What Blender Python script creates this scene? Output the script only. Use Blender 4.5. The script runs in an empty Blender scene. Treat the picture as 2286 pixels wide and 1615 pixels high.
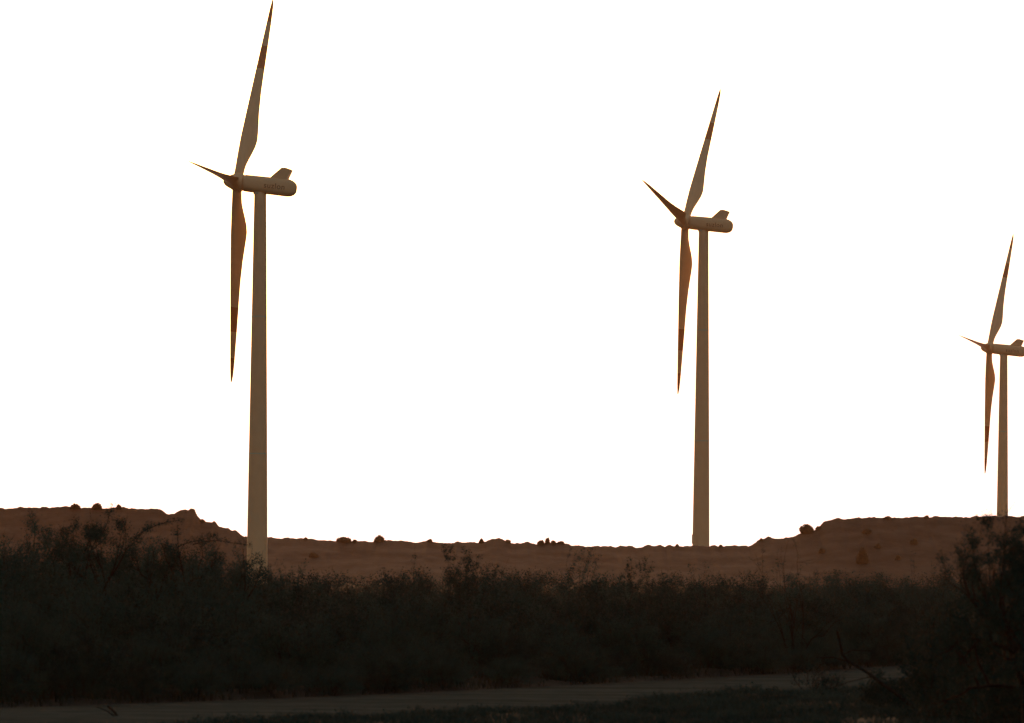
import bpy, bmesh, math, random
import numpy as np
from mathutils import Vector, Matrix

C = bpy.context.scene.collection
scene = bpy.context.scene
PI = math.pi
R = math.radians

# ------------------------------------------------------------------ camera
F = 8000.0            # focal length in pixels of the 2286 px wide photograph
CX, HY = 1143.0, 1250.0
ROLL = 0.0087
cam_d = bpy.data.cameras.new('camera')
cam = bpy.data.objects.new('camera', cam_d)
C.objects.link(cam)
cam_d.sensor_width = 36.0
cam_d.lens = 36.0 * F / 2286.0
cam_d.shift_y = (HY - 1615 / 2) / 2286.0
cam_d.clip_start = 0.5
cam_d.clip_end = 6000
cam.rotation_mode = 'QUATERNION'
cam.rotation_quaternion = (Matrix.Rotation(PI / 2, 3, 'X') @ Matrix.Rotation(ROLL, 3, 'Z')).to_quaternion()
scene.camera = cam
cam_d.dof.use_dof = True
cam_d.dof.focus_distance = 780.0
cam_d.dof.aperture_fstop = 2.2

# ------------------------------------------------------------------ sky, sun
SUN_EL, SUN_AZ = 4.0, -11.0          # azimuth in degrees from straight ahead, negative = left
SKY_STRENGTH = 0.15
GLOW, GLOW_IN, GLOW_OUT = (12.5, 7.9, 6.4), 15.0, 31.0
world = bpy.data.worlds.new('World')
scene.world = world
world.use_nodes = True
wn = world.node_tree
sky = wn.nodes.new('ShaderNodeTexSky')
sky.sky_type = 'NISHITA'
sky.sun_disc = False
sky.sun_elevation = R(SUN_EL)
sky.sun_rotation = R(SUN_AZ)
sky.dust_density = 8.0
sky.ozone_density = 0.0
bg = wn.nodes['Background']
# the wide blown-out glare of the low sun behind thin cloud, part of the sky itself
geo = wn.nodes.new('ShaderNodeTexCoord')
dot = wn.nodes.new('ShaderNodeVectorMath'); dot.operation = 'DOT_PRODUCT'
gl = Vector((math.sin(R(-1)) * math.cos(R(6)), math.cos(R(-1)) * math.cos(R(6)), math.sin(R(6))))
dot.inputs[1].default_value = gl
wn.links.new(geo.outputs['Generated'], dot.inputs[0])
mr = wn.nodes.new('ShaderNodeMapRange'); mr.interpolation_type = 'SMOOTHSTEP'
mr.inputs['From Min'].default_value = math.cos(R(GLOW_OUT)); mr.inputs['From Max'].default_value = math.cos(R(GLOW_IN))
wn.links.new(dot.outputs['Value'], mr.inputs['Value'])
gm_ = wn.nodes.new('ShaderNodeVectorMath'); gm_.operation = 'SCALE'
gm_.inputs[0].default_value = GLOW
wn.links.new(mr.outputs['Result'], gm_.inputs['Scale'])
ad = wn.nodes.new('ShaderNodeVectorMath'); ad.operation = 'ADD'
wn.links.new(sky.outputs[0], ad.inputs[0]); wn.links.new(gm_.outputs[0], ad.inputs[1])
wn.links.new(ad.outputs[0], bg.inputs[0])
bg.inputs[1].default_value = SKY_STRENGTH

sl = bpy.data.lights.new('sun', 'SUN')
sl.energy = 0.8
sl.angle = R(6)
sl.color = (1.0, 0.50, 0.22)
sun = bpy.data.objects.new('sun', sl)
C.objects.link(sun)
sdir = Vector((math.sin(R(SUN_AZ)) * math.cos(R(SUN_EL)), math.cos(R(SUN_AZ)) * math.cos(R(SUN_EL)), math.sin(R(SUN_EL))))
sun.rotation_mode = 'QUATERNION'
sun.rotation_quaternion = sdir.to_track_quat('Z', 'Y')
sun.location = (0, 0, 60)

scene.render.engine = 'CYCLES'
scene.cycles.max_bounces = 5
scene.cycles.volume_bounces = 0
scene.cycles.use_denoising = True
scene.view_settings.view_transform = 'Standard'
scene.view_settings.look = 'None'
scene.view_settings.exposure = 0.4
scene.view_settings.gamma = 1.0

# ------------------------------------------------------------------ helpers
def at(px, py, d):
    """a point of the place at distance d seen towards a direction of the photograph"""
    u, v = px - CX, HY - py
    c, s = math.cos(ROLL), math.sin(ROLL)
    return Vector(((u * c - v * s) * d / F, d, (u * s + v * c) * d / F))

def material(name, col, rough=0.8, var=0.0, scale=1.0, col2=None, bump=0.0, bscale=None, detail=6.0):
    m = bpy.data.materials.new(name)
    m.use_nodes = True
    nt = m.node_tree
    b = nt.nodes['Principled BSDF']
    b.inputs['Base Color'].default_value = (*col, 1)
    b.inputs['Roughness'].default_value = rough
    b.inputs['Specular IOR Level'].default_value = 0.25
    tc = nt.nodes.new('ShaderNodeTexCoord')
    if col2:
        n = nt.nodes.new('ShaderNodeTexNoise')
        n.inputs['Scale'].default_value = scale
        n.inputs['Detail'].default_value = detail
        n.inputs['Roughness'].default_value = 0.6
        nt.links.new(tc.outputs['Object'], n.inputs['Vector'])
        r = nt.nodes.new('ShaderNodeValToRGB')
        r.color_ramp.elements[0].position = 0.35
        r.color_ramp.elements[1].position = 0.65
        r.color_ramp.elements[0].color = (*col, 1)
        r.color_ramp.elements[1].color = (*col2, 1)
        nt.links.new(n.outputs['Fac'], r.inputs['Fac'])
        nt.links.new(r.outputs['Color'], b.inputs['Base Color'])
    if bump:
        n2 = nt.nodes.new('ShaderNodeTexNoise')
        n2.inputs['Scale'].default_value = bscale or scale * 4
        n2.inputs['Detail'].default_value = 5
        nt.links.new(tc.outputs['Object'], n2.inputs['Vector'])
        bp = nt.nodes.new('ShaderNodeBump')
        bp.inputs['Strength'].default_value = bump
        bp.inputs['Distance'].default_value = 0.1
        nt.links.new(n2.outputs['Fac'], bp.inputs['Height'])
        nt.links.new(bp.outputs['Normal'], b.inputs['Normal'])
    return m

M = {
    'paint': material('dusk_tinted_turbine_paint', (0.92, 0.61, 0.38), 0.55, scale=0.5, col2=(0.95, 0.65, 0.42)),  # white turbines, with warm dusk light and haze tinted into the base colour
    'red': material('red_warning_paint', (0.68, 0.26, 0.12), 0.55),
    'letter': material('faded_red_lettering', (0.50, 0.26, 0.15), 0.6),
    'seam': material('grey_flange_seam', (0.70, 0.67, 0.57), 0.6),
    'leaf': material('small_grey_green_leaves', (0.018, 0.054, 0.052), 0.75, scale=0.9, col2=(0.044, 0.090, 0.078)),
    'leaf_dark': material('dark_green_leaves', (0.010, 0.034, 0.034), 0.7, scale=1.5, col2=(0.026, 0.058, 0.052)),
    'dry_leaf': material('dry_olive_leaves', (0.10, 0.08, 0.035), 0.8, scale=1.2, col2=(0.06, 0.06, 0.03)),
    'hill_leaf': material('dusty_brown_green_leaves', (0.17, 0.12, 0.08), 0.85, scale=0.8, col2=(0.25, 0.17, 0.11)),
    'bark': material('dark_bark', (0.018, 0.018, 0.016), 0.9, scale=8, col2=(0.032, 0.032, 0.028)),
    'bark_grey': material('grey_twig_bark', (0.10, 0.09, 0.075), 0.9, scale=8, col2=(0.16, 0.14, 0.12)),
    'grass': material('dull_green_grass', (0.018, 0.042, 0.040), 0.8, scale=0.5, col2=(0.044, 0.078, 0.070)),
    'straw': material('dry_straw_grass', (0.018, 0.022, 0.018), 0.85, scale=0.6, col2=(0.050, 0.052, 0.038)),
    'road': material('pale_grey_road_surface', (0.050, 0.060, 0.058), 1.0, scale=1.2, col2=(0.070, 0.078, 0.074), bump=0.2, bscale=30),
    'stone': material('tan_rock', (0.22, 0.15, 0.10), 0.9, scale=1.5, col2=(0.30, 0.21, 0.14), bump=0.5, bscale=5),
}

def mesh_obj(name, verts, faces, mat, parent=None, mat_idx=None, smooth=False):
    me = bpy.data.meshes.new(name)
    verts = np.asarray(verts, dtype=np.float32)
    if isinstance(faces, np.ndarray):
        n, k = faces.shape
        me.vertices.add(len(verts)); me.vertices.foreach_set('co', verts.ravel())
        me.loops.add(n * k); me.loops.foreach_set('vertex_index', faces.astype(np.int32).ravel())
        me.polygons.add(n)
        me.polygons.foreach_set('loop_start', np.arange(0, n * k, k, dtype=np.int32))
        me.update(calc_edges=True)
    else:
        me.from_pydata(verts.tolist(), [], faces)
        me.update()
    for m in (mat if isinstance(mat, (list, tuple)) else [mat]):
        me.materials.append(m)
    if mat_idx is not None:
        me.polygons.foreach_set('material_index', np.asarray(mat_idx, dtype=np.int32))
    if smooth:
        me.polygons.foreach_set('use_smooth', np.ones(len(me.polygons), dtype=bool))
    o = bpy.data.objects.new(name, me)
    C.objects.link(o)
    if parent:
        o.parent = parent
    return o

def tag(o, label=None, cat=None, group=None, kind=None):
    if label: o['label'] = label
    if cat: o['category'] = cat
    if group: o['group'] = group
    if kind: o['kind'] = kind
    return o

def empty(name, loc=(0, 0, 0), rz=0.0):
    o = bpy.data.objects.new(name, None)
    o.empty_display_size = 0.5
    C.objects.link(o)
    o.location = loc
    o.rotation_euler = (0, 0, rz)
    return o

def copy_tree(o, parent=None):
    c = o.copy(); C.objects.link(c)
    c.parent = parent
    for ch in list(o.children):
        copy_tree(ch, c)
    return c

def ring_loft(rings, cap=True):
    """rings: list of (k,3) arrays -> verts, faces"""
    k = len(rings[0]); V = np.concatenate(rings); Fs = []
    for i in range(len(rings) - 1):
        for j in range(k):
            a, b = i * k + j, i * k + (j + 1) % k
            Fs.append((a, b, b + k, a + k))
    if cap:
        Fs.append(tuple(range(k))[::-1])
        Fs.append(tuple((len(rings) - 1) * k + j for j in range(k)))
    return V, Fs

# value noise, vectorised
def _h(ix, iy, seed):
    n = (ix.astype(np.int64) * 374761393 + iy.astype(np.int64) * 668265263 + seed * 1442695041) & 0xffffffff
    n = ((n ^ (n >> 13)) * 1274126177) & 0xffffffff
    return ((n ^ (n >> 16)) & 0xffff) / 65535.0
def vnoise(x, y, seed=0):
    x = np.asarray(x, float); y = np.asarray(y, float)
    ix, iy = np.floor(x), np.floor(y); fx, fy = x - ix, y - iy
    fx = fx * fx * (3 - 2 * fx); fy = fy * fy * (3 - 2 * fy)
    a, b, c, d = _h(ix, iy, seed), _h(ix + 1, iy, seed), _h(ix, iy + 1, seed), _h(ix + 1, iy + 1, seed)
    return (a + (b - a) * fx) * (1 - fy) + (c + (d - c) * fx) * fy - 0.5
def fbm(x, y, seed=0, octs=4):
    return sum(vnoise(np.asarray(x) * 2 ** i, np.asarray(y) * 2 ** i, seed + i) * 0.5 ** i for i in range(octs))
def sstep(t):
    t = np.clip(t, 0, 1); return t * t * (3 - 2 * t)

M['road'].node_tree.nodes['Principled BSDF'].inputs['Specular IOR Level'].default_value = 0.0
for _k in ('grass', 'straw', 'leaf', 'leaf_dark', 'hill_leaf', 'bark'):
    M[_k].node_tree.nodes['Principled BSDF'].inputs['Specular IOR Level'].default_value = 0.05

def road_detail():
    nt = M['road'].node_tree; b = nt.nodes['Principled BSDF']
    tc = nt.nodes.new('ShaderNodeTexCoord'); mp = nt.nodes.new('ShaderNodeMapping')
    mp.inputs['Rotation'].default_value = (0, 0, R(-54)); mp.inputs['Scale'].default_value = (0.05, 1.1, 1)
    n = nt.nodes.new('ShaderNodeTexNoise'); n.inputs['Scale'].default_value = 1.0; n.inputs['Detail'].default_value = 4
    nt.links.new(tc.outputs['Object'], mp.inputs['Vector']); nt.links.new(mp.outputs['Vector'], n.inputs['Vector'])
    old = b.inputs['Base Color'].links[0].from_socket
    mx = nt.nodes.new('ShaderNodeMixRGB'); mx.blend_type = 'MULTIPLY'; mx.inputs['Fac'].default_value = 1.0
    r = nt.nodes.new('ShaderNodeValToRGB'); r.color_ramp.elements[0].position = 0.38; r.color_ramp.elements[1].position = 0.6
    r.color_ramp.elements[0].color = (0.86, 0.86, 0.83, 1); r.color_ramp.elements[1].color = (1.2, 1.2, 1.16, 1)
    nt.links.new(n.outputs['Fac'], r.inputs['Fac']); nt.links.new(old, mx.inputs['Color1']); nt.links.new(r.outputs['Color'], mx.inputs['Color2'])
    nt.links.new(mx.outputs['Color'], b.inputs['Base Color'])
road_detail()

# ------------------------------------------------------------------ terrain
CREST_D = 800.0
PROF = [(0, 1135), (60, 1133), (110, 1132), (320, 1135), (345, 1137), (358, 1139), (377, 1147), (390, 1147), (396, 1144), (405, 1141), (414, 1138.5), (421, 1140), (425.5, 1137), (434.6, 1137.5), (437.5, 1144), (438.5, 1150),
        (445, 1156), (452, 1162), (461, 1165.5), (473.7, 1166), (478.7, 1163), (483.6, 1166), (488.6, 1176), (499.5, 1179), (503.6, 1182), (510, 1181), (517.7, 1186), (526, 1186), (532.7, 1191), (546, 1198),
        (552, 1199), (597, 1201), (640, 1202), (690, 1204), (705, 1207), (740, 1209), (840, 1208), (855, 1207), (900, 1207),
        (925, 1210), (950, 1208), (985, 1211), (1060, 1212), (1085, 1211), (1098, 1206), (1112, 1200), (1122, 1204), (1133, 1209), (1146, 1212),
        (1200, 1213), (1240, 1212), (1262, 1213), (1275, 1216), (1287, 1218), (1400, 1221), (1430, 1221), (1445, 1218), (1540, 1219),
        (1670, 1220), (1680, 1214), (1691, 1207), (1715, 1200), (1745, 1203), (1765, 1201), (1785, 1194), (1812, 1185),
        (1823, 1180), (1832, 1172), (1838, 1164), (1855, 1161), (1875, 1158), (1930, 1156), (1980, 1155), (2100, 1154), (2286, 1153)]
_pp = [at(a, b, CREST_D) for a, b in PROF]
PX = np.array([-400, -250] + [p.x for p in _pp] + [200, 400.0])
PZ = np.array([12.5, 10.5] + [p.z for p in _pp] + [9.5, 12.0])

def road_mid_y(x):           # far edge of the road
    return np.interp(x, RX, RY)
_re = [(0, 1585), (385, 1571), (700, 1559), (1050, 1548), (1190, 1539.5), (1500, 1518), (1749, 1504), (1950, 1495)]
HC = 4.0
_rx, _ry = [], []
for a, b in _re:
    p = at(a, b, 1.0); d = HC / -p.z
    _rx.append(p.x * d); _ry.append(d)
_c = np.polyfit(_rx, _ry, 2)
RX = np.linspace(-70, 80, 300)
_slopeL = np.polyval(np.polyder(_c), -16.0); _slopeR = np.polyval(np.polyder(_c), 16.0)
RY = np.where(RX < -16, np.polyval(_c, -16.0) + (RX + 16) * _slopeL, np.where(RX > 16, np.polyval(_c, 16.0) + (RX - 16) * _slopeR, np.polyval(_c, RX)))
ROAD_W = 19.0     # measured along y; the road runs diagonally, about 10 m square across
_ne = [(270, 1615), (385, 1607), (560, 1594), (700, 1588), (850, 1585), (960, 1577), (1050, 1573), (1200, 1574), (1300, 1565), (1420, 1555), (1500, 1547), (1600, 1536), (1652, 1532), (1710, 1535), (1780, 1538), (1865, 1532), (1960, 1522)]
_nx, _ny = [], []
for a, b in _ne:
    p = at(a, b, 1.0); d = 3.72 / -p.z
    _nx.append(p.x * d); _ny.append(d)
def road_near_y(x):
    x = np.asarray(x, float)
    return np.where(x < _nx[0], _ny[0] + (x - _nx[0]) * 1.2, np.where(x > _nx[-1], _ny[-1] + (x - _nx[-1]) * 1.5, np.interp(x, _nx, _ny)))

def ground_z(x, y):
    x = np.asarray(x, float); y = np.asarray(y, float)
    g = -4.0 - 1.4 * sstep((y - 210) / 300)
    fe = road_mid_y(x)
    off = y - fe                                   # >0 behind the road
    wob = fbm(x / 2.3, y / 2.3, 5, 3)
    offn = road_near_y(x) - y                       # >0 on the bank in front of the road
    near = sstep((offn + 0.2) / 1.2) * (0.13 + 0.12 * wob)
    far = np.where(off > 0, sstep(off / 3.0) * (0.12 + 0.35 * wob), 0)
    lowamp = np.where(y < 240, 1.0, 0.4)
    g = g + (near + far) * lowamp
    c = np.interp(x * 800.0 / np.maximum(y, 800.0), PX, PZ) + fbm(x / 1.1, 3.0, 21, 5) * 0.42
    s = np.clip((y - 752) / 48, 0, 1) ** 1.25
    rough = fbm(x / 7, y / 7, 9, 4) * 0.9 * s * (1 - sstep((y - 785) / 10))
    top = -np.clip(y - 800, 0, 60) * 0.012 + np.minimum(0, -(y - 870) * 0.0870)
    top = np.where(y > 1350, -42.5 + (y - 1350) * 0.01, top)
    lump = fbm(x / 3, y / 3, 31, 3) * 0.3 * np.clip(s, 0, 1) * (y < 790)
    return g * (1 - s) + (c - 0.0006 * np.abs(y - 800) + np.where(y > 802, -0.15, 0) + top) * s + rough + lump

def gz(x, y):
    return float(ground_z(np.array([x]), np.array([y]))[0])

xs = np.concatenate([np.linspace(-700, -135, 40), np.arange(-130, 130, 0.3), np.linspace(131, 700, 40)])
ys = np.concatenate([np.linspace(-60, 78, 12), np.arange(80, 200, 0.8), np.linspace(202, 740, 40), np.arange(744, 812, 0.8), np.linspace(814, 1400, 50)])
X, Y = np.meshgrid(xs, ys)
Z = ground_z(X, Y)
nx, ny = len(xs), len(ys)
ii = (np.arange(ny - 1)[:, None] * nx + np.arange(nx - 1)[None, :]).ravel()
quads = np.stack([ii, ii + 1, ii + nx + 1, ii + nx], 1)
# ground material: brown dusty soil with scattered darker scrub patches
gm = bpy.data.materials.new('dusty_brown_soil'); gm.use_nodes = True
nt = gm.node_tree; b = nt.nodes['Principled BSDF']; b.inputs['Roughness'].default_value = 0.95; b.inputs['Specular IOR Level'].default_value = 0.1
tc = nt.nodes.new('ShaderNodeTexCoord')
def noise_node(scale, det=6, stretch=None):
    n = nt.nodes.new('ShaderNodeTexNoise'); n.inputs['Scale'].default_value = scale; n.inputs['Detail'].default_value = det; n.inputs['Roughness'].default_value = 0.62
    if stretch:
        mp = nt.nodes.new('ShaderNodeMapping'); mp.inputs['Scale'].default_value = stretch
        nt.links.new(tc.outputs['Object'], mp.inputs['Vector']); nt.links.new(mp.outputs['Vector'], n.inputs['Vector'])
    else:
        nt.links.new(tc.outputs['Object'], n.inputs['Vector'])
    return n
n1 = noise_node(0.12, 8, (1, 1, 3)); n2 = noise_node(0.55, 8, (1, 0.6, 1.5))
r1 = nt.nodes.new('ShaderNodeValToRGB'); r1.color_ramp.elements[0].position = 0.35; r1.color_ramp.elements[1].position = 0.68
r1.color_ramp.elements[0].color = (0.105, 0.075, 0.058, 1); r1.color_ramp.elements[1].color = (0.165, 0.115, 0.088, 1)
nt.links.new(n1.outputs['Fac'], r1.inputs['Fac'])
r2 = nt.nodes.new('ShaderNodeValToRGB'); r2.color_ramp.elements[0].position = 0.60; r2.color_ramp.elements[1].position = 0.74
r2.color_ramp.elements[0].color = (0, 0, 0, 1); r2.color_ramp.elements[1].color = (0.65, 0.65, 0.65, 1)
nt.links.new(n2.outputs['Fac'], r2.inputs['Fac'])
mx = nt.nodes.new('ShaderNodeMixRGB'); mx.inputs['Color2'].default_value = (0.085, 0.065, 0.042, 1)
nt.links.new(r2.outputs['Color'], mx.inputs['Fac']); nt.links.new(r1.outputs['Color'], mx.inputs['Color1'])
nt.links.new(mx.outputs['Color'], b.inputs['Base Color'])
bp = nt.nodes.new('ShaderNodeBump'); bp.inputs['Strength'].default_value = 0.6; bp.inputs['Distance'].default_value = 0.3
n3 = noise_node(1.2, 8); nt.links.new(n3.outputs['Fac'], bp.inputs['Height']); nt.links.new(bp.outputs['Normal'], b.inputs['Normal'])
# two materials on one sheet: dark leaf litter soil near the thicket, bare dusty soil on the far hills
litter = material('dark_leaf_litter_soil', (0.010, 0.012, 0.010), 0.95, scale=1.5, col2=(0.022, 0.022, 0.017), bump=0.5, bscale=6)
cy = (Y[:-1, :-1].ravel())
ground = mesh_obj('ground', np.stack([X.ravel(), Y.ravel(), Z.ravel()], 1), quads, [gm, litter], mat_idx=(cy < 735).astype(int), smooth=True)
tag(ground, 'dusty brown ground rising to bare low hills at the back', kind='structure')

# road
rv, rf = [], []
sel = np.where((RX > -45) & (RX < 60))[0]
for i, k in enumerate(sel):
    x, y = RX[k], RY[k]
    for j in range(5):
        yy = y - ROAD_W * j / 4
        rv.append((x + 0.0, yy, -3.955 + 0.03 * (1 - abs(j - 2) / 2)))
for i in range(len(sel) - 1):
    for j in range(4):
        a = i * 5 + j
        rf.append((a, a + 1, a + 6, a + 5))
n0 = len(rv)
for i in range(len(sel)):
    rv.append((rv[i * 5][0], rv[i * 5][1] + 0.03, -4.3)); rv.append((rv[i * 5 + 4][0], rv[i * 5 + 4][1] - 0.03, -4.3))
for i in range(len(sel) - 1):
    rf.append((i * 5, (i + 1) * 5, n0 + 2 * i + 2, n0 + 2 * i)); rf.append((i * 5 + 4, n0 + 2 * i + 1, n0 + 2 * i + 3, (i + 1) * 5 + 4))
road = mesh_obj('road', rv, rf, M['road'], smooth=True)
tag(road, 'pale grey road running diagonally below the thicket', kind='structure')

# ------------------------------------------------------------------ wind turbines
RB = 44.3
TILT, CONE = 0.105, 0.024
HUB_H = 78.0

def blade_mesh():
    cs = [(0.02, 1.85, 1.0), (0.05, 1.85, 1.0), (0.075, 1.9, 0.95), (0.10, 2.05, 0.78), (0.13, 2.4, 0.6), (0.165, 2.85, 0.45), (0.20, 3.2, 0.36), (0.235, 3.35, 0.31),
          (0.27, 3.2, 0.28), (0.31, 2.95, 0.26), (0.38, 2.52, 0.24), (0.48, 2.08, 0.22), (0.60, 1.72, 0.2), (0.615, 1.69, 0.2), (0.74, 1.34, 0.19), (0.755, 1.29, 0.19),
          (0.86, 0.98, 0.18), (0.875, 0.93, 0.18), (0.93, 0.74, 0.17), (0.965, 0.57, 0.16), (0.985, 0.38, 0.18), (0.997, 0.26, 0.2), (1.0, 0.14, 0.25)]
    # resample for smooth outline
    rr = sorted(set([c[0] for c in cs] + list(np.linspace(0.1, 0.96, 44).round(4))))
    cr = np.array(cs)
    rings, K = [], 20
    for r in rr:
        ch = np.interp(r, cr[:, 0], cr[:, 1]); th = np.interp(r, cr[:, 0], cr[:, 2])
        le = np.interp(r, [0, .08, .16, .25, .5, .75, .95, 1], [0.925, 0.93, 1.0, 1.02, 0.75, 0.45, 0.2, 0.05])
        tw = R(np.interp(r, [0, .2, .5, 1], [9, 8, 3, 0]))
        circ = np.interp(r, [0.07, 0.2], [1, 0])
        pts = []
        for j in range(K):
            a = 2 * PI * j / K
            x = 0.5 - 0.5 * math.cos(a)          # 0 = leading edge, 1 = trailing
            yt_air = th * 2.6 * (0.2969 * math.sqrt(max(x, 0)) - 0.126 * x - 0.3516 * x * x + 0.2843 * x ** 3 - 0.1036 * x ** 4) * 1.9
            yt_c = 0.5 * th * abs(math.sin(a))
            yt = (circ * yt_c + (1 - circ) * yt_air) * ch
            yv = yt if a < PI else -yt
            xv = -le + x * ch
            pts.append((xv * math.cos(tw) - yv * math.sin(tw), xv * math.sin(tw) + yv * math.cos(tw), r * RB))
        rings.append(np.array(pts))
    V, Fs = ring_loft(rings)
    K_ = K; idx = []
    for i in range(len(rings) - 1):
        rm = 0.5 * (rr[i] + rr[i + 1])
        red = (0.615 < rm < 0.74) or rm > 0.875
        idx += [1 if red else 0] * K_
    idx += [0, 1]
    return V, Fs, idx

def tower_mesh(h):
    rings = []
    for z, r in [(-4, 2.06), (0, 2.06), (0.3, 2.05)] + [(h * t, 2.05 - (2.05 - 1.17) * t ** 1.06) for t in np.linspace(0.02, 1, 30)]:
        rings.append(np.array([(r * math.cos(2 * PI * j / 48), r * math.sin(2 * PI * j / 48), z) for j in range(48)]))
    return ring_loft(rings)

def nacelle_mesh():
    # local frame: +X downwind (rearwards) from the hub centre, Z up
    st = [(1.25, 1.25, 1.35, 0.0), (1.35, 1.55, 1.55, 0.0), (1.7, 1.62, 1.62, 0.0), (4.6, 1.66, 1.66, -0.02), (7.5, 1.68, 1.68, -0.03), (9.8, 1.68, 1.70, -0.05)]
    rings = []; K = 40
    def sec(x, ry, rt, rb, zc):
        p = []
        for j in range(K):
            a = 2 * PI * j / K
            c, s = math.cos(a), math.sin(a)
            e = 0.72
            yy = ry * math.copysign(abs(c) ** e, c)
            zz = (rt if s > 0 else rb) * math.copysign(abs(s) ** e, s)
            p.append((x, yy, zc + zz))
        return np.array(p)
    for x, ry, rz, zc in st:
        rings.append(sec(x, ry, rz, rz, zc))
    for a in np.linspace(0.15, 1.0, 9):            # rounded tail, chopped at the bottom
        t = a * PI / 2
        x = 9.8 + 1.95 * math.sin(t)
        k = math.cos(t) * 0.93 + 0.07
        rings.append(sec(x - (0.0 if a < .6 else 0.0), 1.68 * k, 1.68 * k ** 0.9, 1.70 * k ** 0.75, -0.05))
    return ring_loft(rings)

def prism(poly, y0, y1):
    n = len(poly)
    V = [(x, y0, z) for x, z in poly] + [(x, y1, z) for x, z in poly]
    Fs = [tuple(range(n)), tuple(range(n, 2 * n))[::-1]]
    Fs += [(i, i + n, (i + 1) % n + n, (i + 1) % n) for i in range(n)]
    return V, Fs

def lathe_x(profile, K=40):
    rings = []
    for x, r in profile:
        rings.append(np.array([(x, r * math.cos(2 * PI * j / K), r * math.sin(2 * PI * j / K)) for j in range(K)]))
    return ring_loft(rings)

BV, BF, BI = blade_mesh()
TV, TF = tower_mesh(HUB_H - 2.0)
NV, NF = nacelle_mesh()
def text_mesh(txt, size):
    cu = bpy.data.curves.new('lettering', 'FONT'); cu.body = txt; cu.size = size; cu.extrude = 0.01; cu.offset = 0.02; cu.space_character = 1.08
    cu.align_x = 'CENTER'; cu.align_y = 'CENTER'
    o = bpy.data.objects.new('lettering', cu); C.objects.link(o)
    dg = bpy.context.evaluated_depsgraph_get()
    me = bpy.data.meshes.new_from_object(o.evaluated_get(dg))
    bpy.data.objects.remove(o); bpy.data.curves.remove(cu)
    me.name = 'lettering'
    me.materials.clear(); me.materials.append(M['letter'])
    return me

def local_axes():
    a = Vector((-math.cos(TILT), 0, math.sin(TILT)))
    up = Vector((math.sin(TILT), 0, math.cos(TILT)))
    return a, up, Vector((0, 1, 0))

proto = {}
def make_turbine(hub, yaw, phase, label):
    a, up, side = local_axes()
    hubloc = Vector((-4.55 * math.cos(TILT), 0, HUB_H))       # hub centre relative to tower foot
    rz = -yaw
    off = Matrix.Rotation(rz, 3, 'Z') @ hubloc
    root = empty('wind_turbine', Vector(hub) - off, rz)
    tag(root, label, 'wind turbine', 'white wind turbines against the bright sky')
    first = not proto
    def add(name, key, maker, mat, parent=root, **kw):
        if key in proto:
            o = bpy.data.objects.new(name, proto[key]); C.objects.link(o); o.parent = parent
        else:
            v, f = maker()[:2]
            o = mesh_obj(name, v, f, mat, parent, **kw); proto[key] = o.data
        return o
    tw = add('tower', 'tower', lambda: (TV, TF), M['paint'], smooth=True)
    for z in (25.5, 52.0):
        rr = 2.05 - 0.88 * (z / (HUB_H - 2)) ** 1.06
        def fl(z=z, rr=rr):
            rings = [np.array([((rr + d) * math.cos(2 * PI * j / 48), (rr + d) * math.sin(2 * PI * j / 48), z + dz) for j in range(48)]) for dz, d in ((-.1, 0), (-.08, .02), (.08, .02), (.1, 0))]
            return ring_loft(rings)
        add('flange_ring', 'fl%d' % z, fl, M['seam'], tw)
    def door():
        v, f = prism([(-2.14, 0.9), (-1.9, 0.9), (-1.9, 3.1), (-2.14, 3.1)], -0.45, 0.45); return v, f
    add('door', 'door', door, M['seam'])
    # rotor frame: columns X = downwind, Y = side, Z = up
    fr = Matrix(((-a.x, side.x, up.x), (-a.y, side.y, up.y), (-a.z, side.z, up.z))).to_4x4()
    fr.translation = hubloc
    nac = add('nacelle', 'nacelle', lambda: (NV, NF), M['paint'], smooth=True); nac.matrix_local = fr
    hood_poly = [(6.5, 1.2), (6.55, 1.62), (8.45, 3.62), (9.2, 3.72), (10.4, 3.46), (9.75, 1.55), (9.7, 1.2)]
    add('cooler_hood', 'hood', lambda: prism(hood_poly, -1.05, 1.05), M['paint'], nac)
    if 'text' not in proto: proto['text'] = text_mesh('suzlon', 1.5)
    tx = bpy.data.objects.new('lettering', proto['text']); C.objects.link(tx); tx.parent = nac
    tx.rotation_euler = (PI / 2, 0, 0); tx.location = (7.6, -1.675, -0.15)
    yk = add('yaw_ring', 'yaw', lambda: ring_loft([np.array([(4.55 + 1.16 * math.cos(2 * PI * j / 40), 1.16 * math.sin(2 * PI * j / 40), z) for j in range(40)]) for z in (-1.95, -1.5)]), M['seam'], nac)
    sp = [(-2.75, 0.02), (-2.72, 0.25), (-2.6, 0.5), (-2.35, 0.78), (-1.95, 1.05), (-1.5, 1.25), (-1.1, 1.42), (-0.7, 1.62), (-0.3, 1.74), (0.2, 1.78), (0.8, 1.74), (1.15, 1.6), (1.2, 1.2)]
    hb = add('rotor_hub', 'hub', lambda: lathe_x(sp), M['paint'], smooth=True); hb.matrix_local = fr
    for k in range(3):
        t = phase + k * 2 * PI / 3
        bdir = math.cos(t) * up + math.sin(t) * side
        z = (bdir * math.cos(CONE) + a * math.sin(CONE)).normalized()
        x = -(a * math.cos(CONE) - bdir * math.sin(CONE)).normalized()
        y = z.cross(x)
        m = Matrix(((x.x, y.x, z.x), (x.y, y.y, z.y), (x.z, y.z, z.z))).to_4x4()
        m.translation = hubloc
        if 'blade' in proto:
            bl = bpy.data.objects.new('blade', proto['blade']); C.objects.link(bl); bl.parent = root
        else:
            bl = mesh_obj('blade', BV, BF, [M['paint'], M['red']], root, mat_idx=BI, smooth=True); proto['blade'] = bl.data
        bl.matrix_local = m
    return root

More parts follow.
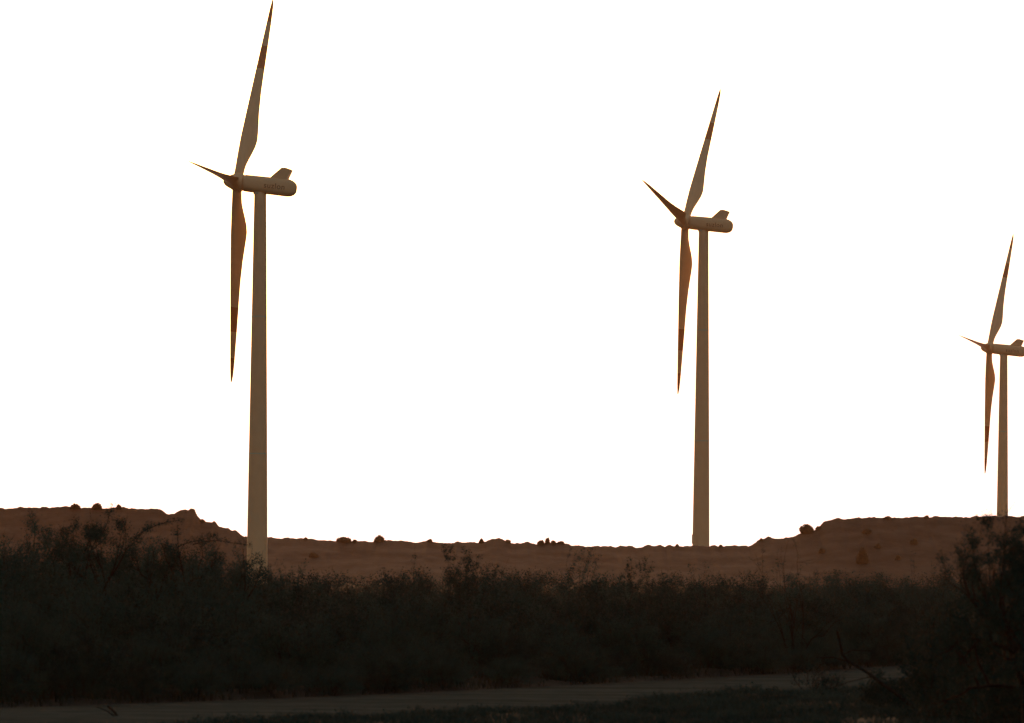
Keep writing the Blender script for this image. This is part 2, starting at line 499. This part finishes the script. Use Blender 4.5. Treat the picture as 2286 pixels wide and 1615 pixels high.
make_turbine((-53.815, 693.7, 72.59), 0.099, 0.502, 'largest wind turbine, nearest at the left, its foot hidden behind the thicket')
make_turbine((40.832, 859.4, 81.32), 0.264, 0.647, 'middle sized wind turbine standing alone on the flat saddle between two hills')
make_turbine((148.49, 1119.0, 67.32), 0.319, 0.551, 'smallest wind turbine, rising behind the right hill at the picture edge')

# ------------------------------------------------------------------ plants
def leaf_quads(rng, centers, per, spread, length, width, droop=0.0):
    n = len(centers) * per
    c = np.repeat(centers, per, 0) + rng.normal(0, spread, (n, 3))
    u = rng.normal(0, 1, (n, 3)); u[:, 2] -= droop; u /= np.linalg.norm(u, axis=1)[:, None]
    w = rng.normal(0, 1, (n, 3)); v = np.cross(u, w); v /= np.linalg.norm(v, axis=1)[:, None] + 1e-9
    L = (length * rng.uniform(0.6, 1.3, n) / 2)[:, None]; W = (width * rng.uniform(0.6, 1.3, n) / 2)[:, None]
    V = np.stack([c - u * L, c + v * W, c + u * L, c - v * W], 1).reshape(-1, 3)
    return V, np.arange(n * 4).reshape(-1, 4)

def tubes(segs, k=4):
    """segs: list of (points, radii)"""
    Vs, Fs, n = [], [], 0
    for pts, rad in segs:
        pts = np.asarray(pts)
        d = np.gradient(pts, axis=0); d /= np.linalg.norm(d, axis=1)[:, None] + 1e-9
        ref = np.array([0.31, 0.77, 0.2]); a = np.cross(d, ref); a /= np.linalg.norm(a, axis=1)[:, None] + 1e-9
        bb = np.cross(d, a)
        for j in range(k):
            t = 2 * PI * j / k
            Vs.append(pts + (a * math.cos(t) + bb * math.sin(t)) * np.asarray(rad)[:, None])
        m = len(pts)
        for i in range(m - 1):
            for j in range(k):
                j2 = (j + 1) % k
                Fs.append((n + j * m + i, n + j2 * m + i, n + j2 * m + i + 1, n + j * m + i + 1))
        n += m * k
    return np.concatenate(Vs), np.array(Fs)

def curve(rng, p, d, length, n, bend=0.25, lift=0.0):
    pts = [np.array(p, float)]; d = np.array(d, float); d /= np.linalg.norm(d)
    for _ in range(n):
        d = d + rng.normal(0, bend, 3) * 0.5 + np.array([0, 0, lift]); d /= np.linalg.norm(d)
        pts.append(pts[-1] + d * length / n)
    return np.array(pts), d

def grow(rng, segs, leafpts, p, d, length, rad, level, spread=0.9, lift=0.05, nchild=4, bend=0.35, leaf_from=1):
    n = 6 if level > 0 else 4
    pts, dd = curve(rng, p, d, length, n, bend, lift)
    segs.append((pts, np.linspace(rad, rad * 0.45, n + 1)))
    if level <= leaf_from:
        m = 6
        for t in rng.uniform(0.35, 1.0, m):
            k = t * n; i = min(int(k), n - 1)
            leafpts.append(pts[i] + (pts[i + 1] - pts[i]) * (k - i))
        leafpts.append(pts[-1])
    if level > 0:
        for c in range(nchild):
            t = rng.uniform(0.3, 1.0) if c else 1.0
            i = min(int(t * n), n - 1); q = pts[i + 1] if c else pts[-1]
            base = pts[i + 1] - pts[i]; base /= np.linalg.norm(base)
            nd = base + rng.normal(0, spread, 3) * 0.75 + np.array([0, 0, 0.15])
            grow(rng, segs, leafpts, q, nd, length * rng.uniform(0.5, 0.75), rad * 0.5, level - 1, spread, lift, nchild, bend, leaf_from)

def make_plant(name, seed, stems, height, width, levels, nchild, per, lspread, lsize, leafmat, barkmat, trunk=False, lift=0.05, spread=0.9, rad=0.03, leafparts=('foliage', 'stems'), thin=1.0):
    rng = np.random.default_rng(seed)
    segs, lp = [], []
    if trunk:
        pts, d = curve(rng, (0, 0, -0.15), (rng.normal(0, .12), rng.normal(0, .12), 1), height * 0.32, 5, 0.15)
        segs.append((pts, np.linspace(rad * 2.6, rad * 1.9, 6)))
        for s in range(stems):
            a = 2 * PI * s / stems + rng.uniform(-.5, .5)
            o = rng.uniform(0.5, 1.1)
            grow(rng, segs, lp, pts[-1 - (s % 2)], (math.cos(a) * o * width / height, math.sin(a) * o * width / height, 0.8), height * 0.42, rad * 1.4, levels, spread, lift, nchild)
    else:
        for s in range(stems):
            a = rng.uniform(0, 2 * PI); o = rng.uniform(0.1, 1.0) ** 0.7
            grow(rng, segs, lp, (math.cos(a) * 0.15 * width * o, math.sin(a) * 0.15 * width * o, -0.15), (math.cos(a) * o * width / height * 0.9, math.sin(a) * o * width / height * 0.9, 1.0),
                 height * rng.uniform(0.45, 0.7), rad, levels, spread, lift, nchild)
    lp = np.array(lp)
    # fit to the wanted size
    top = np.percentile(lp[:, 2], 99.7); w = np.percentile(np.abs(lp[:, :2]), 98) * 2
    sc = np.array([width / w, width / w, height / top])
    lp = lp * sc
    segs = [(p * sc, r) for p, r in segs]
    lp = lp[lp[:, 2] > 0.05 * height]
    if not trunk and levels == 2 and stems > 10:
        q = rng.uniform(-1, 1, (int(len(lp) * 0.22), 3)) * np.array([width * .42, width * .42, height * .2]); q[:, 2] += height * .22
        lp = np.concatenate([lp, q])
    if thin < 1: lp = lp[rng.uniform(0, 1, len(lp)) < thin]
    if trunk: lp = lp[(fbm(lp[:, 0] / 0.35, lp[:, 2] / 0.28, seed, 2) + 0.3 * vnoise(lp[:, 1] / 0.4, lp[:, 2], seed)) > -0.07]
    lp = lp[lp[:, 2] < height * 0.985]
    root = empty(name)
    V, Fq = leaf_quads(rng, lp, per, lspread, lsize[0], lsize[1])
    V[:, 2] = np.maximum(V[:, 2], 0.02)
    mesh_obj(leafparts[0], V, Fq, leafmat, root)
    V, Fq = tubes(segs); mesh_obj(leafparts[1], V, Fq, barkmat, root, smooth=True)
    return root

protos = []
for k in range(7):
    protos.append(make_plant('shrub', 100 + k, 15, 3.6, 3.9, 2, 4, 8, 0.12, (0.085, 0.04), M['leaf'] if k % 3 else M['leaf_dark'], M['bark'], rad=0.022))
# thicket
rng = np.random.default_rng(77)
first_used = set()
count = 0
GL = 'dark bushy grey-green shrub massed in the thicket behind the road'
rows = [(1.8, 1.7, 0.26), (2.8, 2.0, 0.42), (5, 2.6, 0.62), (8, 2.8, 0.8), (12, 3.1, 0.92), (17, 3.3, 1.0), (24, 3.0, 1.02), (33, 3.2, 1.0), (42, 3.4, 1.0)]
def place(src, x, y, s, sz, rot, label, cat='shrub', group=None, used=None):
    key = src.name
    if key not in first_used:
        o = src; first_used.add(key)
    else:
        o = copy_tree(src)
    o.location = (x, y, gz(x, y) - 0.03); o.rotation_euler = (0, 0, rot); o.scale = (s, s, sz)
    tag(o, label, cat, group)
    return o
for ri, (off, step, hs) in enumerate(rows):
    yy0 = 0
    x = -22.0
    while x < 26:
        x += step * rng.uniform(0.75, 1.2)
        xx = x * (1 + off / 130)
        y = float(road_mid_y(x)) + off * 1.3 + rng.uniform(-1.2, 1.2)
        if abs(xx) > 1143 / 8000 * y + 2.2: continue
        px = CX + xx / y * F
        # wanted skyline of the mass, in metres above the ground there
        ytop = np.interp(px, [0, 120, 250, 380, 480, 560, 650, 760, 900, 1040, 1150, 1250, 1400, 1560, 1700, 1850, 2100, 2286],
                         [1205, 1200, 1198, 1218, 1236, 1248, 1262, 1280, 1272, 1256, 1262, 1280, 1273, 1286, 1283, 1276, 1279, 1281]) + rng.uniform(-8, 12)
        h = (at(px, ytop, y).z - gz(xx, y)) * hs
        if rng.uniform() < 0.1 and ri > 1: h *= 0.9
        src = protos[int(rng.integers(0, 7))]
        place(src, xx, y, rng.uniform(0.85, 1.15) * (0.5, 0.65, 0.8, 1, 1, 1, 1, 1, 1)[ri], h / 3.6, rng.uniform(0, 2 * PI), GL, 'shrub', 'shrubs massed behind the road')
        count += 1
print('thicket shrubs', count)
for p in protos:
    if p.name not in first_used:
        for ch in list(p.children): bpy.data.objects.remove(ch)
        bpy.data.objects.remove(p)

def plant_at(px, ytop, d, label, cat, name='shrub', seed=0, width=3.0, leaf='leaf', bark='bark', group=None, **kw):
    p = at(px, ytop, d); g = gz(p.x, d)
    h = p.z - g
    o = make_plant(name, seed, height=h, width=width, leafmat=M[leaf], barkmat=M[bark], **kw)
    o.location = (p.x, d, g)
    return tag(o, label, cat, group)

# taller things in the thicket's skyline
TR = dict(stems=5, levels=3, nchild=3, per=20, lspread=0.10, lsize=(0.07, 0.035), trunk=True, rad=0.05, leafparts=('crown', 'trunk'), lift=0.03, spread=1.0)
plant_at(225, 1128, 112, 'tallest tree left of the biggest turbine, leaf clumps rising to the hill line', 'tree', 'thorn_tree', 11, 4.3, leaf='leaf_dark', **TR)
plant_at(75, 1142, 117, 'sparse tree at the left picture edge with loose leaf clumps', 'tree', 'thorn_tree', 12, 3.8, **{**TR, 'thin': 0.65})
arch_tree = plant_at(385, 1172, 116, 'tree right of the tallest left tree with twigs slanting up to the right', 'tree', 'thorn_tree', 23, 3.6, leaf='leaf_dark', **{**TR, 'thin': 0.6})
plant_at(505, 1205, 122, 'low tree beside the foot of the biggest turbine tower', 'tree', 'thorn_tree', 14, 3.4, **{**TR, 'thin': 0.5})
def spray(tree, pixpts, d, seed, label):
    rng = np.random.default_rng(seed)
    P = np.array([tuple(at(a, b_, d) - tree.location) for a, b_ in pixpts])
    t = np.linspace(0, len(P) - 1, 14); pts = np.stack([np.interp(t, range(len(P)), P[:, j]) for j in range(3)], 1)
    segs = [(pts, np.linspace(0.02, 0.006, 14))]; lp = []
    for q in pts[3:]:
        for k in range(3):
            e = q + rng.normal(0, 0.05, 3) + np.array([0, 0, 0.03]); segs.append((np.array([q, e]), [0.005, 0.003])); lp.append(e)
    V, Fq = tubes(segs); o = mesh_obj('branch', V, Fq, M['bark'], tree)
    V, Fq = leaf_quads(rng, np.array(lp), 10, 0.035, 0.06, 0.025); mesh_obj('leaves', V, Fq, M['leaf_dark'], o)
    o['label'] = label
spray(arch_tree, [(300, 1200), (325, 1184), (352, 1172), (380, 1165), (407, 1159)], 116, 1, 'long leafy twig slanting up to the right')
spray(arch_tree, [(395, 1222), (420, 1212), (445, 1207), (468, 1200), (482, 1194)], 117, 2, 'leafy twig arching to the right')
spray(arch_tree, [(430, 1216), (460, 1209), (490, 1207), (520, 1213), (558, 1217)], 117, 3, 'drooping leafy twig reaching the turbine tower')
WS = dict(stems=9, levels=2, nchild=3, per=5, lspread=0.05, lsize=(0.07, 0.035), rad=0.014, lift=0.0, spread=0.8)
plant_at(1045, 1216, 128, 'leafy shrub standing up above the thicket under the small hill mound', 'shrub', 'shrub', 31, 2.6, leaf='leaf_dark', **{**WS, 'per': 12})
plant_at(935, 1232, 131, 'wispy shrub with upright twigs left of the small hill mound', 'shrub', 'shrub', 32, 2.0, **{**WS, 'thin': 0.5})
plant_at(1305, 1216, 135, 'airy shrub with arching thin twigs left of the middle turbine', 'shrub', 'shrub', 33, 2.6, **{**WS, 'thin': 0.75})
plant_at(1425, 1242, 137, 'shrub with rounded leaf tufts just left of the middle turbine foot', 'shrub', 'shrub', 34, 2.3, leaf='leaf_dark', **{**WS, 'per': 9})
plant_at(1575, 1248, 140, 'feathery bare twigged shrub directly below the middle turbine tower', 'shrub', 'shrub', 35, 2.4, bark='bark', **{**WS, 'thin': 0.3})
plant_at(1785, 1198, 132, 'open spreading shrub of thin twigs in front of the right hill slope', 'shrub', 'shrub', 36, 3.4, **{**WS, 'thin': 0.45, 'spread': 1.1, 'stems': 6, 'rad': 0.024})
plant_at(2085, 1232, 139, 'small sparse shrub in front of the right hill beside the near right tree', 'shrub', 'shrub', 37, 2.0, **{**WS, 'thin': 0.7})
plant_at(585, 1232, 126, 'thin twigged shrub in front of the biggest turbine foot', 'shrub', 'shrub', 40, 1.8, **{**WS, 'thin': 0.6})
plant_at(655, 1250, 127, 'small leafy shrub just right of the biggest turbine foot', 'shrub', 'shrub', 38, 2.2, **WS)
plant_at(820, 1578, 100.0, 'small tuft of weed at the near road edge right of the centre left', 'shrub', 'shrub', 39, 0.8, leaf='leaf_dark', **{**WS, 'thin': 0.8}) if False else None

# ridge and hillside shrubs
def hill_shrub(px, py_base, w_px, h_px, label, d=799.0, seed=0, dense=1.0, leaf='hill_leaf'):
    p = at(px, py_base, d); s = d / F
    w, h = w_px * s, h_px * s + 0.25
    rng = np.random.default_rng(seed)
    n = int(900 * dense * max(1, w * h / 4))
    v = rng.normal(0, 1, (n, 3)); v /= np.linalg.norm(v, axis=1)[:, None]; v[:, 2] = np.abs(v[:, 2]) if w_px < 30 else np.clip(v[:, 2] * 0.62 + 0.42, 0, 1)
    v *= rng.uniform(0.12, 1.0, (n, 1)) ** 0.5
    lob = 1 + 0.13 * np.sin(v[:, 0] * 5 + seed) * np.cos(v[:, 1] * 4 + seed * 2)
    lob = lob + 0.14 * fbm(v[:, 0] * 2.2 + seed, v[:, 2] * 2.2, seed, 2)
    if w_px >= 30: lob = 1 + (lob - 1) * 0.25
    c = v * lob[:, None] * np.array([w / 2, w / 2, h])
    root = empty('hill_shrub', (p.x, d, gz(p.x, d) - 0.1))
    V, Fq = leaf_quads(rng, c, 5, 0.07, 0.24, 0.16)
    V[:, 2] = np.maximum(V[:, 2], 0)
    mesh_obj('foliage', V, Fq, M[leaf], root)
    segs = []
    for k in range(7):
        a = rng.uniform(0, 2 * PI)
        pts, _ = curve(rng, (0, 0, -0.1), (math.cos(a) * w / 2, math.sin(a) * w / 2, h * 0.9), h * 0.85, 4, 0.2)
        segs.append((pts, np.linspace(0.06, 0.02, 5)))
    V, Fq = tubes(segs); mesh_obj('stems', V, Fq, M['bark'], root)
    return tag(root, label, 'shrub', 'small shrubs along the hill line')
hs = [(168, 1132, 24, 9, 'small dark shrub on the left hill line, left of the tiny peaked one'),
      (217, 1132, 24, 12, 'tiny peaked shrub on the left hill line above the tallest left tree'),
      (265, 1134, 12, 8, 'narrow little shrub on the left hill line, right of the peaked one'),
      (768, 1209, 34, 10, 'broad low domed shrub on the flat ridge right of the biggest turbine'),
      (792, 1210, 10, 4, 'tiny shrub touching the right side of the broad domed one'),
      (847, 1208, 23, 12, 'round topped shrub standing clear of the flat ridge'),
      (1075, 1212, 10, 7, 'little dark shrub just left of the small pointed mound'),
      (1208, 1212, 16, 9, 'left shrub of the ragged clump on the ridge left of the middle turbine'),
      (1222, 1212, 10, 10, 'upright narrow shrub inside the ragged ridge clump'),
      (1235, 1213, 10, 7, 'low shrub at the right end of the ragged ridge clump'),
      (1512, 1220, 6, 3, 'speck of a shrub on the ridge just left of the middle turbine tower'),
      (1609, 1220, 7, 3, 'speck of a shrub on the ridge right of the middle turbine tower'),
      (1800, 1196, 32, 18, 'big round shrub on the step of the right hill slope'),
      (1982, 1156, 18, 4, 'low flat shrub on the right hill top'),
      (2069, 1154, 9, 3, 'tiny shrub on the right hill top between the flat one and the turbine')]
for i, (a, b_, w, h, l) in enumerate(hs):
    hill_shrub(a, b_, w, h, l, seed=200 + i, leaf='leaf_dark' if i in (0, 1, 2, 6) else 'hill_leaf')
_r = random.Random(8)
_sl = [(447, 460), (640, 700), (885, 960), (1120, 1150), (1245, 1280), (1690, 1730), (1820, 1842)]
for i, (a, b_) in enumerate(_sl):
    px = _r.uniform(a, b_); w = _r.uniform(8, 16); py = np.interp(px, [q[0] for q in PROF], [q[1] for q in PROF])
    o = hill_shrub(px, py + 2, w, _r.uniform(2.5, 4.5), 'knee-high scrub tuft growing along the crest of the brown ridge', seed=400 + i)
    o['group'] = 'scrub tufts along the ridge crest'
for i, (a, b_, w, h, l) in enumerate([(1925, 1258, 28, 30, 'tall faint shrub low on the face of the right hill'),
                                      (1935, 1192, 22, 8, 'faint shrub high on the face of the right hill'),
                                      (2040, 1215, 16, 9, 'small faint shrub in the middle of the right hill face'),
                                      (1835, 1235, 14, 8, 'small faint shrub at the left foot of the right hill'),
                                      (2005, 1250, 10, 8, 'small dark dot shrub at the foot of the right hill'),
                                      (700, 1245, 20, 8, 'faint shrub on the slope right of the biggest turbine foot'),
                                      (1960, 1224, 14, 5, 'small faint shrub left of centre on the right hill face')]):
    # find the distance where the hillside lies on this line of sight
    ds = np.arange(745, 799, 0.5); best = min(ds, key=lambda d: abs(gz(at(a, b_, d).x, d) - at(a, b_, d).z))
    hill_shrub(a, b_, w, h, l, d=float(best), seed=300 + i)

# near tree at the right
def near_tree():
    rng = np.random.default_rng(5)
    segs, lp = [], []
    base = at(2300, 1670, 76.0); gx, gy = base.x, 76.0
    g = gz(gx, gy)
    root = empty('thorn_tree', (gx, gy, g))
    pts, d = curve(rng, (0, 0, -0.2), (-0.05, 0, 1), 1.9, 6, 0.15)
    segs.append((pts, np.linspace(0.16, 0.11, 7)))
    tips = [(-1.0, 0.0, 0.75), (-0.75, 0.4, 1.2), (-0.3, -0.4, 1.4), (0.5, 0.2, 1.3), (1.0, -0.1, 0.9), (-1.1, -0.3, 0.35), (-0.5, 0.1, 1.0), (0.2, 0.5, 0.8), (-1.0, 0.3, 0.5), (-0.2, 0.2, 1.3), (0.1, -0.3, 1.5), (-0.45, -0.2, 0.9), (0.3, 0.0, 1.0), (-0.6, 0.0, 1.3), (-0.9, 0.1, 0.9)]
    for i, t in enumerate(tips):
        grow(rng, segs, lp, pts[-1 - i % 3], t, 1.55, 0.06, 3, 0.95, 0.02, 3, 0.35, 1)
    lp = np.array(lp)
    top = (at(2286, 1148, 76.0).z - g)
    sc = np.array([1, 1, top / np.percentile(lp[:, 2], 99.3)])
    lim = at(2062, 1200, 76.0).x - gx
    sx = min(1.4, abs(lim) / abs(np.percentile(lp[:, 0], 0.5)))
    sc[0] = sx
    lp *= sc; segs = [(p * sc, r) for p, r in segs]
    lp = lp[(lp[:, 2] < top * 0.99)]
    # leaves gather in clumps around some of the twig points
    keep = (rng.uniform(0, 1, len(lp)) < 0.6) & (fbm(lp[:, 0] / 0.3, lp[:, 2] / 0.22, 17, 2) > -0.05 - 0.06 - 0.3 * (lp[:, 0] > -0.5))
    V, Fq = leaf_quads(rng, lp[keep], 26, 0.075, 0.07, 0.024)
    mesh_obj('crown', V, Fq, M['leaf_dark'], root)
    # skirts: low hanging growth that fills the right lower corner
    V, Fq = tubes(segs, 5); mesh_obj('trunk', V, Fq, M['bark'], root, smooth=True)
    return tag(root, 'nearest tree at the right picture edge, big leaf clumps overlapping the small turbine foot', 'tree')
near_tree()
# undergrowth round the near tree
def near_shrub(px, ytop, d, w, label, seed, **kw):
    k = {**dict(stems=12, levels=2, nchild=4, per=7, lspread=0.06, lsize=(0.08, 0.04), rad=0.018), **kw}
    return plant_at(px, ytop, d, label, 'shrub', 'shrub', seed, w, leaf='leaf_dark', **k)
near_shrub(2215, 1330, 82, 2.6, 'dense dark shrub under the crown of the nearest right tree', 51)
near_shrub(2105, 1400, 88, 2.4, 'dense shrub left of the nearest right tree, covering the road end', 52)
near_shrub(2290, 1420, 78, 2.2, 'lowest dark shrub in the bottom right corner', 53)
near_shrub(2020, 1500, 95, 2.0, 'low shrub where the road disappears on the right', 54)
near_shrub(1830, 1478, 108, 2.0, 'bare twiggy shrub crossing the road near its right end', 55, thin=0.12, per=3)

# fallen leaning dead branch near the road end
def bare_branch(name, pixpts, d, r0, r1, label, cat, extra=()):
    P = [at(a, b_, d) for a, b_ in pixpts]
    o0 = Vector((P[0].x, d, P[0].z))
    segs = []
    def res(pl):
        q = np.array([tuple(p) for p in pl]); t = np.linspace(0, len(q) - 1, len(q) * 4)
        return np.stack([np.interp(t, range(len(q)), q[:, j]) for j in range(3)], 1)
    pl = res([p - o0 for p in P]); pl[:, 1] += np.sin(np.linspace(0, 3, len(pl))) * 0.2
    segs.append((pl, np.linspace(r0, r1, len(pl))))
    for ex, ra in extra:
        q = res([at(a, b_, d) - o0 for a, b_ in ex]); q[:, 1] += np.linspace(0, 0.3, len(q))
        segs.append((q, np.linspace(ra, ra * 0.4, len(q))))
    V, Fq = tubes(segs, 6)
    o = mesh_obj(name, V, Fq, M['bark'], None, smooth=True)
    o.location = o0
    return tag(o, label, cat)
bare_branch('dead_branch', [(2060, 1600), (2010, 1555), (1975, 1530), (1935, 1500), (1895, 1478), (1882, 1462), (1876, 1435), (1869, 1410)], 93.0, 0.06, 0.022,
            'dark bent bare branch leaning left over the far end of the road', 'branch',
            [([(1895, 1478), (1860, 1468), (1825, 1470)], 0.02), ([(1950, 1510), (1900, 1522), (1850, 1540)], 0.015), ([(1882, 1462), (1905, 1452), (1950, 1455)], 0.018)])
bare_branch('dead_branch', [(269, 1622), (264, 1608), (256, 1594), (246, 1583), (241, 1578)], 88.0, 0.05, 0.028,
            'thin forked dead twig standing in front of the road at lower left', 'branch', [([(268, 1616), (255, 1600), (240, 1590), (222, 1582), (212, 1580)], 0.026)])

# ------------------------------------------------------------------ grass (uncountable)
def grass(name, n, xr, yr, hmin, hmax, mat, seed, cond, lean=0.35, label=''):
    rng = np.random.default_rng(seed)
    x = rng.uniform(*xr, n); y = rng.uniform(*yr, n)
    ok = cond(x, y)
    dens = fbm(x / 1.4, y / 1.4, seed, 3) + 0.32
    ok &= rng.uniform(0, 1, n) < np.clip(dens * 2.5, 0.35, 1)
    x, y = x[ok], y[ok]; z = ground_z(x, y); n = len(x)
    h = rng.uniform(hmin, hmax, n) * (0.75 + 1.1 * (fbm(x / 0.9, y / 0.9, seed + 3, 2) + 0.3))
    a = rng.uniform(0, 2 * PI, n); w = rng.uniform(0.008, 0.022, n)
    lx, ly = rng.normal(-0.12, lean, n) * h, rng.normal(0, lean, n) * h
    dx, dy = np.cos(a) * w, np.sin(a) * w
    V = np.stack([np.stack([x - dx, y - dy, z - 0.02], 1), np.stack([x + dx, y + dy, z - 0.02], 1),
                  np.stack([x + lx * .45 + dx * .7, y + ly * .45 + dy * .7, z + h * .6], 1), np.stack([x + lx * .45 - dx * .7, y + ly * .45 - dy * .7, z + h * .6], 1),
                  np.stack([x + lx, y + ly, z + h], 1)], 1).reshape(-1, 3)
    i = np.arange(n) * 5
    Fq = np.concatenate([np.stack([i, i + 1, i + 2, i + 3], 1), np.stack([i + 3, i + 2, i + 4, i + 4], 1)])
    # second set as triangles
    fl = [tuple(q) for q in np.stack([i, i + 1, i + 2, i + 3], 1)] + [tuple(q) for q in np.stack([i + 3, i + 2, i + 4], 1)]
    o = mesh_obj(name, V, fl, mat)
    return tag(o, label, 'grass', kind='stuff')
inview = lambda x, y: np.abs(x) < 1143 / 8000 * y + 1.0
grass('grass', 260000, (-16, 20), (80, 121), 0.05, 0.15, M['grass'], 41, lambda x, y: inview(x, y) & (y < road_near_y(x) + 0.2), label='rough green grass on the bank in front of the road')
grass('dry_grass', 90000, (-24, 26), (88, 160), 0.10, 0.28, M['straw'], 43, lambda x, y: inview(x, y) & (y > road_mid_y(x) + 0.1) & (y < road_mid_y(x) + 5.5), label='dry grass strip between the road and the thicket')

def weeds():
    rng = np.random.default_rng(91)
    n = 16000
    x = rng.uniform(-15, 19, n); y = rng.uniform(80, 120, n)
    q = road_near_y(x) - y
    m = fbm(x / 0.8, y / 1.6, 71, 3)
    ok = inview(x, y) & (q > -0.15) & (m > -0.12)
    x, y, m, q = x[ok], y[ok], m[ok], q[ok]
    z = ground_z(x, y) + rng.uniform(0.02, 0.11, len(x)) + np.clip(m, 0, 1) * 0.30 * rng.uniform(0.3, 1, len(x)) * np.clip(q + .3, .3, 1)
    V, Fq = leaf_quads(rng, np.stack([x, y, z], 1), 9, 0.06, 0.10, 0.028)
    o = mesh_obj('low_weeds', V, Fq, M['grass'])
    tag(o, 'low tangled weeds along the near edge of the road', 'weeds', kind='stuff')
weeds()

# ------------------------------------------------------------------ haze
zmin = float(Z.min()) - 1.0
hx, hy0, hy1, ztop = 715, -75, 1415, 136.0
hv = [(-hx, hy0, zmin), (hx, hy0, zmin), (hx, hy1, zmin), (-hx, hy1, zmin), (-hx, hy0, ztop), (hx, hy0, ztop), (hx, hy1, ztop), (-hx, hy1, ztop)]
hf = [(3, 2, 1, 0), (4, 5, 6, 7), (0, 1, 5, 4), (1, 2, 6, 5), (2, 3, 7, 6), (3, 0, 4, 7)]
hm = bpy.data.materials.new('dusty_evening_haze'); hm.use_nodes = True
ht = hm.node_tree
ht.nodes.remove(ht.nodes['Principled BSDF'])
pv = ht.nodes.new('ShaderNodeVolumePrincipled')
pv.inputs['Color'].default_value = (0.98, 0.52, 0.24, 1)
pv.inputs['Density'].default_value = 0.000044
pv.inputs['Anisotropy'].default_value = 0.5
ht.links.new(pv.outputs[0], ht.nodes['Material Output'].inputs['Volume'])
hz = mesh_obj('haze', hv, hf, hm)
tag(hz, 'thin warm dusty haze in the air', 'haze', kind='stuff')
